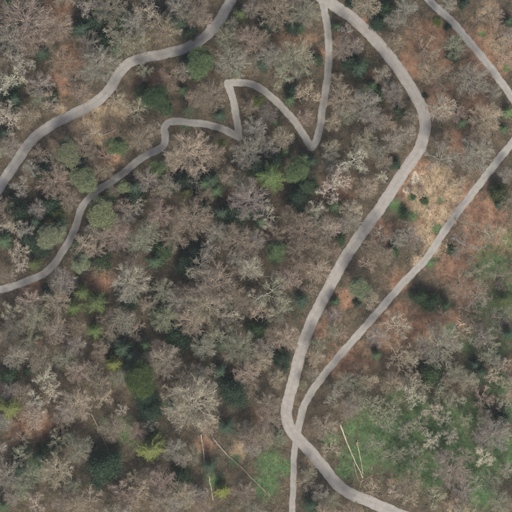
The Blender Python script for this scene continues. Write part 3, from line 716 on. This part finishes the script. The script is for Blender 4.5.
# labels: look + side of the nearest findable landmark, then order away from it
keys = {}
for i, (x, y, r, k, t) in enumerate(trees):
    ds = sorted((math.hypot(x - a, y - b_), nme, a, b_) for a, b_, nme in MARKS)
    ds = [d for d in ds if d[0] > 4.5] if ds[0][0] < 4.5 else ds
    d, nme, a, b_ = ds[0]
    word = (WORD_T if k in 'bto' else WORD_L)[t]
    keys.setdefault((word, k, side(x - a, y - b_), nme), []).append((d, i))
LABEL = {}
ORD = ['nearest to it', 'second from it', 'third from it', 'fourth from it', 'fifth from it', 'sixth from it']
for (word, k, sdw, nme), L in keys.items():
    L.sort()
    for j, (d, i) in enumerate(L):
        r = trees[i][2]; sz = 'large ' if r >= 15 else ('small ' if r <= 6.5 else '')
        LABEL[i] = f'{sz}{word} {KINDW[k]} {sdw} {nme}' + (f', {ORD[j]}' if len(L) > 1 else '')
for i, (x, y, r, k, t) in enumerate(trees):
    rm = r * S * (1.28 if k in 'bo' and r >= 13 else 1.17 if k in 'bo' else 1.15 if k in 'psv' else 1.25 if r > 6 else 1.1)
    gp = road_gap(x, y)[0]; rm = max(.7, min(rm, (gp + (2.6 if k in 'bto' else .2)) * S))
    ps = PROTO[k]; best = sorted(ps, key=lambda p: abs(math.log(p[0] / rm)))
    near = [p for p in ps if abs(p[0] - best[0][0]) < .12] or best[:1]
    R, mt, mc = rnd.choice(near)
    s = rm / R
    hgt = max(v.co.z for v in (mc.vertices[0], mc.vertices[len(mc.vertices) // 2])) * s
    X, Y, Z = px(x, y, hgt)
    root = bpy.data.objects.new(NAMEK[k], None); COL.objects.link(root)
    root.empty_display_size = .5
    root.location = (float(X), float(Y), float(Z) - .06); root.rotation_euler = (0, 0, rnd.uniform(0, 6.283))
    zs = rnd.uniform(.9, 1.12) * (s if s > .8 else .5 * s + .4)
    root.scale = (s, s, zs)
    tag(root, LABEL[i], 'tree', GROUPS[k])
    base = (TINT if k in 'bto' else LEAF)[t]
    j = rnd.uniform(.9, 1.1); c = tuple(min(1, v * j * rnd.uniform(.96, 1.04)) for v in base)
    tk = mk('trunk', mt, root); cr = mk('crown', mc, root)
    cr.color = (*c, 1)
    tk.color = (*(tuple(v * .62 for v in c) if k in 'bto' else (.10, .075, .055)), 1)

# ------------------------------------------------------------------ fallen logs and branches
def log_mesh(pts, r0, r1, seed, stubs=4):
    rng = np.random.default_rng(seed)
    P = np.array(pts, float); m = max(8, int(np.linalg.norm(P[-1] - P[0]) / 3))
    t = np.linspace(0, 1, m); seg = np.linspace(0, 1, len(P))
    q = np.column_stack([np.interp(t, seg, P[:, 0]), np.interp(t, seg, P[:, 1])]); q[1:-1] += rng.normal(0, .18, (m - 2, 2))
    X, Y, H = px(q[:, 0], q[:, 1]); r = r0 + (r1 - r0) * t
    C = np.column_stack([X, Y, H + r * .9]); base = C[0].copy(); C = C - base
    n = 8; a = np.arange(n) * 2 * math.pi / n; V = []
    d = np.gradient(C, axis=0); u, v = frames(d)
    for i in range(m):
        V.append(C[i] + (u[i][None] * np.cos(a)[:, None] + v[i][None] * np.sin(a)[:, None]) * r[i] * (1 + rng.normal(0, .05, (n, 1))))
    V = np.vstack(V); F = []
    for i in range(m - 1):
        for j in range(n):
            k = (j + 1) % n
            F += [(i * n + j, i * n + k, (i + 1) * n + k), (i * n + j, (i + 1) * n + k, (i + 1) * n + j)]
    for i, fl in ((0, 1), (m - 1, 0)):
        V = np.vstack([V, C[i][None]]); ci = len(V) - 1
        for j in range(n):
            k = (j + 1) % n; F.append((ci, i * n + k, i * n + j) if fl else (ci, i * n + j, i * n + k))
    stem = (V, np.array(F)); st = []
    for s in range(stubs):
        i = rng.integers(m // 3, m); dd = unit(unit(d[i]) * .6 + np.array([rng.normal(), rng.normal(), abs(rng.normal()) * .5]))
        L = rng.uniform(.5, 1.7); st.append((C[i][None], (C[i] + dd * L)[None], r[i] * .4))
    return base, stem, st

def fallen_log(pts, r0, r1, color, label, seed, stubs=4, root=False, name='fallen_log'):
    base, stem, st = log_mesh(pts, r0, r1, seed, stubs)
    o = bpy.data.objects.new(name, None); COL.objects.link(o); o.location = base
    tag(o, label, 'log' if name == 'fallen_log' else 'branch', 'fallen logs on the forest floor' if name == 'fallen_log' else 'fallen branches on the forest floor')
    tk = mk('stem', new_mesh('stem', *stem, [M_BARK]), o); tk.color = (*color, 1)
    for a, b_, r in st:
        q = mk('branch_stub', new_mesh('branch_stub', *spikes(a, b_, [r]), [M_BARK]), o); q.color = (*color, 1)
    if root:
        rng = np.random.default_rng(seed + 50); n = 46
        v = rvec(rng, n); v[:, 2] = np.abs(v[:, 2]); L = rng.uniform(.45, 1.15, n)
        s0 = np.zeros((n, 3)) + rng.normal(0, .08, (n, 3))
        q = mk('root_plate', new_mesh('root_plate', *tubes(s0, s0 + v * L[:, None], np.full(n, .11), np.full(n, .02), 4), [M_BARK]), o)
        q.color = (*[c * .85 for c in color], 1)
    return o
PALE = (.36, .32, .25); MIDL = (.25, .22, .18); BRN = (.20, .135, .095); DRK = (.10, .075, .06)
fallen_log([(340, 424), (346, 440), (354, 459), (363, 478)], .28, .14, PALE, 'long thick pale fallen log pointing down at the branch pile', 1, 5, True)
fallen_log([(357, 443), (360, 456), (363, 474)], .15, .08, PALE, 'thin pale fallen log just right of the long thick one', 2, 3, True)
fallen_log([(353, 462), (356, 472), (359, 481)], .15, .08, MIDL, 'short dull fallen log left of the long thick pale one', 3, 2)
fallen_log([(212, 437), (224, 451), (240, 466), (258, 484), (271, 496)], .31, .13, (.17, .15, .125), 'long diagonal grey brown fallen log ending in green undergrowth', 4, 6, True)
fallen_log([(201, 434), (203, 448), (204.5, 462)], .20, .13, PALE, 'upper piece of the pale broken log below the widest tan tree', 5, 2)
fallen_log([(209, 476), (211, 487), (213, 500)], .17, .10, PALE, 'lower piece of the pale broken log beside the yellow conifer', 6, 2)
fallen_log([(91, 413), (98, 427), (104, 440), (112, 458)], .24, .10, (.22, .17, .135), 'thin brown fallen log above the lowest dark evergreen', 7, 5)
fallen_log([(76, 484), (74, 492), (72, 499)], .14, .08, MIDL, 'short fallen pole below left of the lowest dark evergreen', 8, 2)
fallen_log([(101, 135.5), (107, 133.5), (113, 131), (117, 129)], .20, .14, PALE, 'pale bleached log in the straw clearing below the lane', 9, 1)
fallen_log([(66, 86), (70, 87.5), (75, 90)], .20, .10, DRK, 'dark fallen branch left of the downhill lane curve', 10, 3, name='fallen_branch')
fallen_log([(472, 30), (478, 24), (484, 16), (493, 12), (500, 11)], .16, .05, DRK, 'longer dark fallen branch on russet leaves near the top right corner', 11, 7, name='fallen_branch')
fallen_log([(495, 40), (500, 37), (506, 34)], .16, .06, DRK, 'short dark fallen branch at the right edge below a longer one', 12, 4, name='fallen_branch')
fallen_log([(459, 325.5), (462, 324), (466, 323.2)], .16, .08, (.60, .54, .44), 'bleached fallen branch right of the widest grey tree top', 13, 2, name='fallen_branch')
fallen_log([(377, 457), (386, 451), (396, 445), (406, 436)], .11, .05, MIDL, 'slim fallen pole slanting across the green undergrowth', 14, 4, name='fallen_branch')
fallen_log([(277, 443), (284, 448), (290, 452)], .12, .05, DRK, 'dark slim branch lying left of the road junction', 15, 3, name='fallen_branch')
fallen_log([(256, 481), (263, 490), (273, 500)], .14, .06, BRN, 'brown fallen branch beside the end of the diagonal log', 16, 3, name='fallen_branch')
fallen_log([(278, 488), (286, 485), (290, 482)], .10, .05, BRN, 'small brown branch touching the left side of the bottom track', 17, 2, name='fallen_branch')
fallen_log([(172, 449), (178, 441), (183, 432)], .13, .06, BRN, 'brown slanting branch between the yellowish conifer and widest tan tree', 18, 3, name='fallen_branch')
fallen_log([(48, 130.2), (58, 124.8), (70, 119.3)], .06, .04, MIDL, 'thin stick along the upper edge of the lane slope', 19, 1, name='fallen_branch') if False else None
fallen_log([(188, 100), (190, 104), (187, 108)], .12, .07, (.42, .27, .19), 'reddish broken branch standing among the soft green trees', 20, 5, name='fallen_branch')
fallen_log([(452, 40), (455, 36)], .1, .06, DRK, 'short dark stick between the road and upper track', 21, 2, name='fallen_branch')

# brash pile left by the fellers: countless sticks
rng = np.random.default_rng(77)
def brash(cx, cy, rx, n, label, col):
    ox, oy, oz = px(cx, cy)
    p = rng.normal(0, rx * S * .45, (n, 2)); th = rng.uniform(0, 6.28, n); L = rng.uniform(.6, 2.6, n)
    z = height(ox + p[:, 0], oy + p[:, 1]) - oz + rng.uniform(.03, .55, n)
    a = np.column_stack([p, z]); d = np.column_stack([np.cos(th), np.sin(th), rng.normal(0, .18, n)])
    o = mk('brash_pile', new_mesh('brash_pile', *tubes(a - d * (L * .5)[:, None], a + d * (L * .5)[:, None], rng.uniform(.02, .06, n), np.full(n, .012), 4), [M_BARK]))
    o.location = (float(ox), float(oy), float(oz)); o.color = (*col, 1); tag(o, label, 'branches', kind='stuff')
brash(372, 486, 11, 150, 'pile of pale cut branches at the foot of the paired logs', (.36, .31, .24))
brash(465, 324, 12, 70, 'scattered bleached sticks left of the right side glade', (.46, .38, .30))
brash(449, 250, 8, 60, 'straw coloured brash beside the straight of the track', (.46, .37, .25))

# ------------------------------------------------------------------ undergrowth and litter nobody could count
def scatter(n, seed, lo=-25, hi=537):
    r = np.random.default_rng(seed); x = r.uniform(lo, hi, n); y = r.uniform(lo, hi, n)
    return r, x, y, road_gap_many(x, y)

# saplings and brushwood under the crowns
r, x, y, g = scatter(15000, 5)
ga, gb, gc = cover(x, y)
den = np.where((x > 395) & (y > 165) & (y < 345), .55, 1.0) * (1 - .5 * gb) * (1 - .15 * ga) * (1 - .3 * gc)
keep = (g > 1.6) & (r.random(len(x)) < den); x, y, g = x[keep], y[keep], g[keep]; m = len(x)
X, Y, Z = px(x, y); H = np.minimum(r.uniform(.5, 2.8, m), .5 + g * .3)
K = 13
bx_ = np.repeat(np.column_stack([X, Y, Z]), K, 0); hh = np.repeat(H, K)
d = unit(np.column_stack([r.normal(0, .62, (m * K, 2)), np.abs(r.normal(.75, .3, m * K))]))
st = bx_ + d * (hh * r.uniform(0, .55, m * K))[:, None] * np.array([.35, .35, 1]); d = unit(d + r.normal(0, .3, d.shape))
en = st + d * (hh * r.uniform(.3, .75, m * K))[:, None]
M_BRUSH = scatter_material('brushwood', [(0, (.10, .078, .058)), (.45, (.21, .165, .12)), (.8, (.31, .25, .185)), (1, (.46, .40, .31))])
o = mk('brushwood', new_mesh('brushwood', *spikes(st, en, r.uniform(.012, .024, m * K)), [M_BRUSH]))
tag(o, 'brown brushwood and saplings under the bare trees', 'brushwood', kind='stuff')

# leaf drifts
r, x, y, g = scatter(95000, 6)
ga, gb, gc = cover(x, y)
keep = (g > -.1 + r.exponential(.5, len(x))) & (r.random(len(x)) < 1 - .8 * ga) | ((g > -1.2) & (r.random(len(x)) < .05)); x, y = x[keep], y[keep]; m = len(x)
X, Y, Z = px(x, y); dd = unit(np.column_stack([r.normal(size=(m, 2)), r.normal(0, .25, m)])); ss = unit(np.cross(dd, np.column_stack([r.normal(0, .35, (m, 2)), np.ones(m)])))
M_LITTER = scatter_material('leaf_drifts', [(0, (.07, .045, .03)), (.4, (.15, .09, .055)), (.75, (.19, .125, .08)), (1, (.25, .18, .12))])
o = mk('leaf_litter', new_mesh('leaf_litter', *rhombs(np.column_stack([X, Y, Z + .05 + r.uniform(0, .05, m)]), dd, ss, r.uniform(.16, .42, m), r.uniform(.10, .22, m)), [M_LITTER]))
tag(o, 'russet fallen leaf drifts over the forest floor', 'leaves', kind='stuff')

# dark evergreen underwood (holly, ivy, young spruce) that fills the shade below the crowns
r, x, y, g = scatter(60000, 21)
a = np.zeros(len(x))
for cx, cy, rr in DARKU: a = np.maximum(a, np.exp(-((x - cx) ** 2 + (y - cy) ** 2) / (rr * rr)))
a += .35 * np.sin(x / 4.1 + 2 * np.sin(y / 7.0)) * np.cos(y / 3.7 + 1.5 * np.sin(x / 6.1))
keep = (g > 2.0) & (a > .38) | (g > 2.0) & (r.random(len(x)) < .27); x, y, g = x[keep], y[keep], g[keep]; m = len(x)
X, Y, Z = px(x, y); H = np.minimum(r.uniform(.3, 1.8, m), .3 + g * .2); K = 12
c = np.repeat(np.column_stack([X, Y, Z]), K, 0) + np.column_stack([r.normal(0, .28, (m * K, 2)), np.zeros(m * K)])
c[:, 2] += np.repeat(H, K) * r.uniform(.1, 1.0, m * K)
d = unit(np.column_stack([r.normal(0, 1, (m * K, 2)), r.normal(0, .5, m * K)])); s_ = unit(np.cross(d, rvec(r, m * K)))
o = mk('evergreen_underwood', new_mesh('evergreen_underwood', *rhombs(c, d, s_, r.uniform(.15, .36, m * K), r.uniform(.08, .16, m * K)),
       [scatter_material('underwood_leaves', [(0, (.022, .040, .028)), (.5, (.042, .070, .046)), (1, (.078, .112, .066))], .7)]))
tag(o, 'dark green holly and ivy underwood in the shade below the trees', 'underwood', kind='stuff')

# low green undergrowth (bramble, moss, grass) and straw tussocks
def tufts(name, n, seed, chan, thr, hgt, wid, stops, label, cat):
    r, x, y, g = scatter(n, seed); c = cover(x, y)[chan]
    keep = (g > .4) & (c + r.normal(0, .2, n) + .22 * np.sin(x / 2.3 + 2 * np.sin(y / 3.9)) * np.cos(y / 2.1 + 1.7 * np.sin(x / 4.3)) > thr); x, y = x[keep], y[keep]; m = len(x)
    X, Y, Z = px(x, y); K = 5
    b0 = np.repeat(np.column_stack([X, Y, Z]), K, 0); b0[:, :2] += r.normal(0, .12, (m * K, 2))
    d = unit(np.column_stack([r.normal(0, .8, (m * K, 2)), np.abs(r.normal(.7, .3, m * K))])); L = r.uniform(.5, 1.2, m * K) * hgt
    s_ = unit(np.cross(d, rvec(r, m * K)))
    o = mk(name, new_mesh(name, *rhombs(b0 + d * (L * .5)[:, None], d, s_, L, np.full(m * K, wid)), [scatter_material(name, stops)]))
    tag(o, label, cat, kind='stuff')
tufts('green_undergrowth', 60000, 11, 0, .50, .34, .13, [(0, (.030, .062, .024)), (.45, (.054, .112, .040)), (.85, (.095, .158, .062)), (1, (.18, .17, .10))], 'low green bramble and grass covering the damp openings', 'undergrowth')
tufts('straw_grass', 50000, 12, 1, .45, .36, .06, [(0, (.17, .12, .07)), (.5, (.30, .235, .145)), (1, (.46, .385, .26))], 'dry straw coloured grass of the small clearings', 'grass')

# ------------------------------------------------------------------ thin haze between the aircraft and the wood
hz = bpy.data.materials.new('haze'); hz.use_nodes = True
hn = hz.node_tree; hn.nodes.remove(hn.nodes['Principled BSDF'])
pv = hn.nodes.new('ShaderNodeVolumePrincipled'); pv.inputs['Color'].default_value = (.80, .92, 1.0, 1); pv.inputs['Density'].default_value = 0.000022
hn.links.new(pv.outputs[0], hn.nodes['Material Output'].inputs['Volume'])
e_ = 3600.0; zb, zt = -45.0, CAM_H + 10
hv = [(sx * e_, sy * e_, z) for z in (zb, zt) for sx, sy in ((-1, -1), (1, -1), (1, 1), (-1, 1))]
hf = [(3, 2, 1, 0), (4, 5, 6, 7), (0, 1, 5, 4), (1, 2, 6, 5), (2, 3, 7, 6), (3, 0, 4, 7)]
o = mk('haze', new_mesh('haze', hv, hf, [hz])); tag(o, 'thin pale haze over the whole wood', 'haze', kind='stuff')
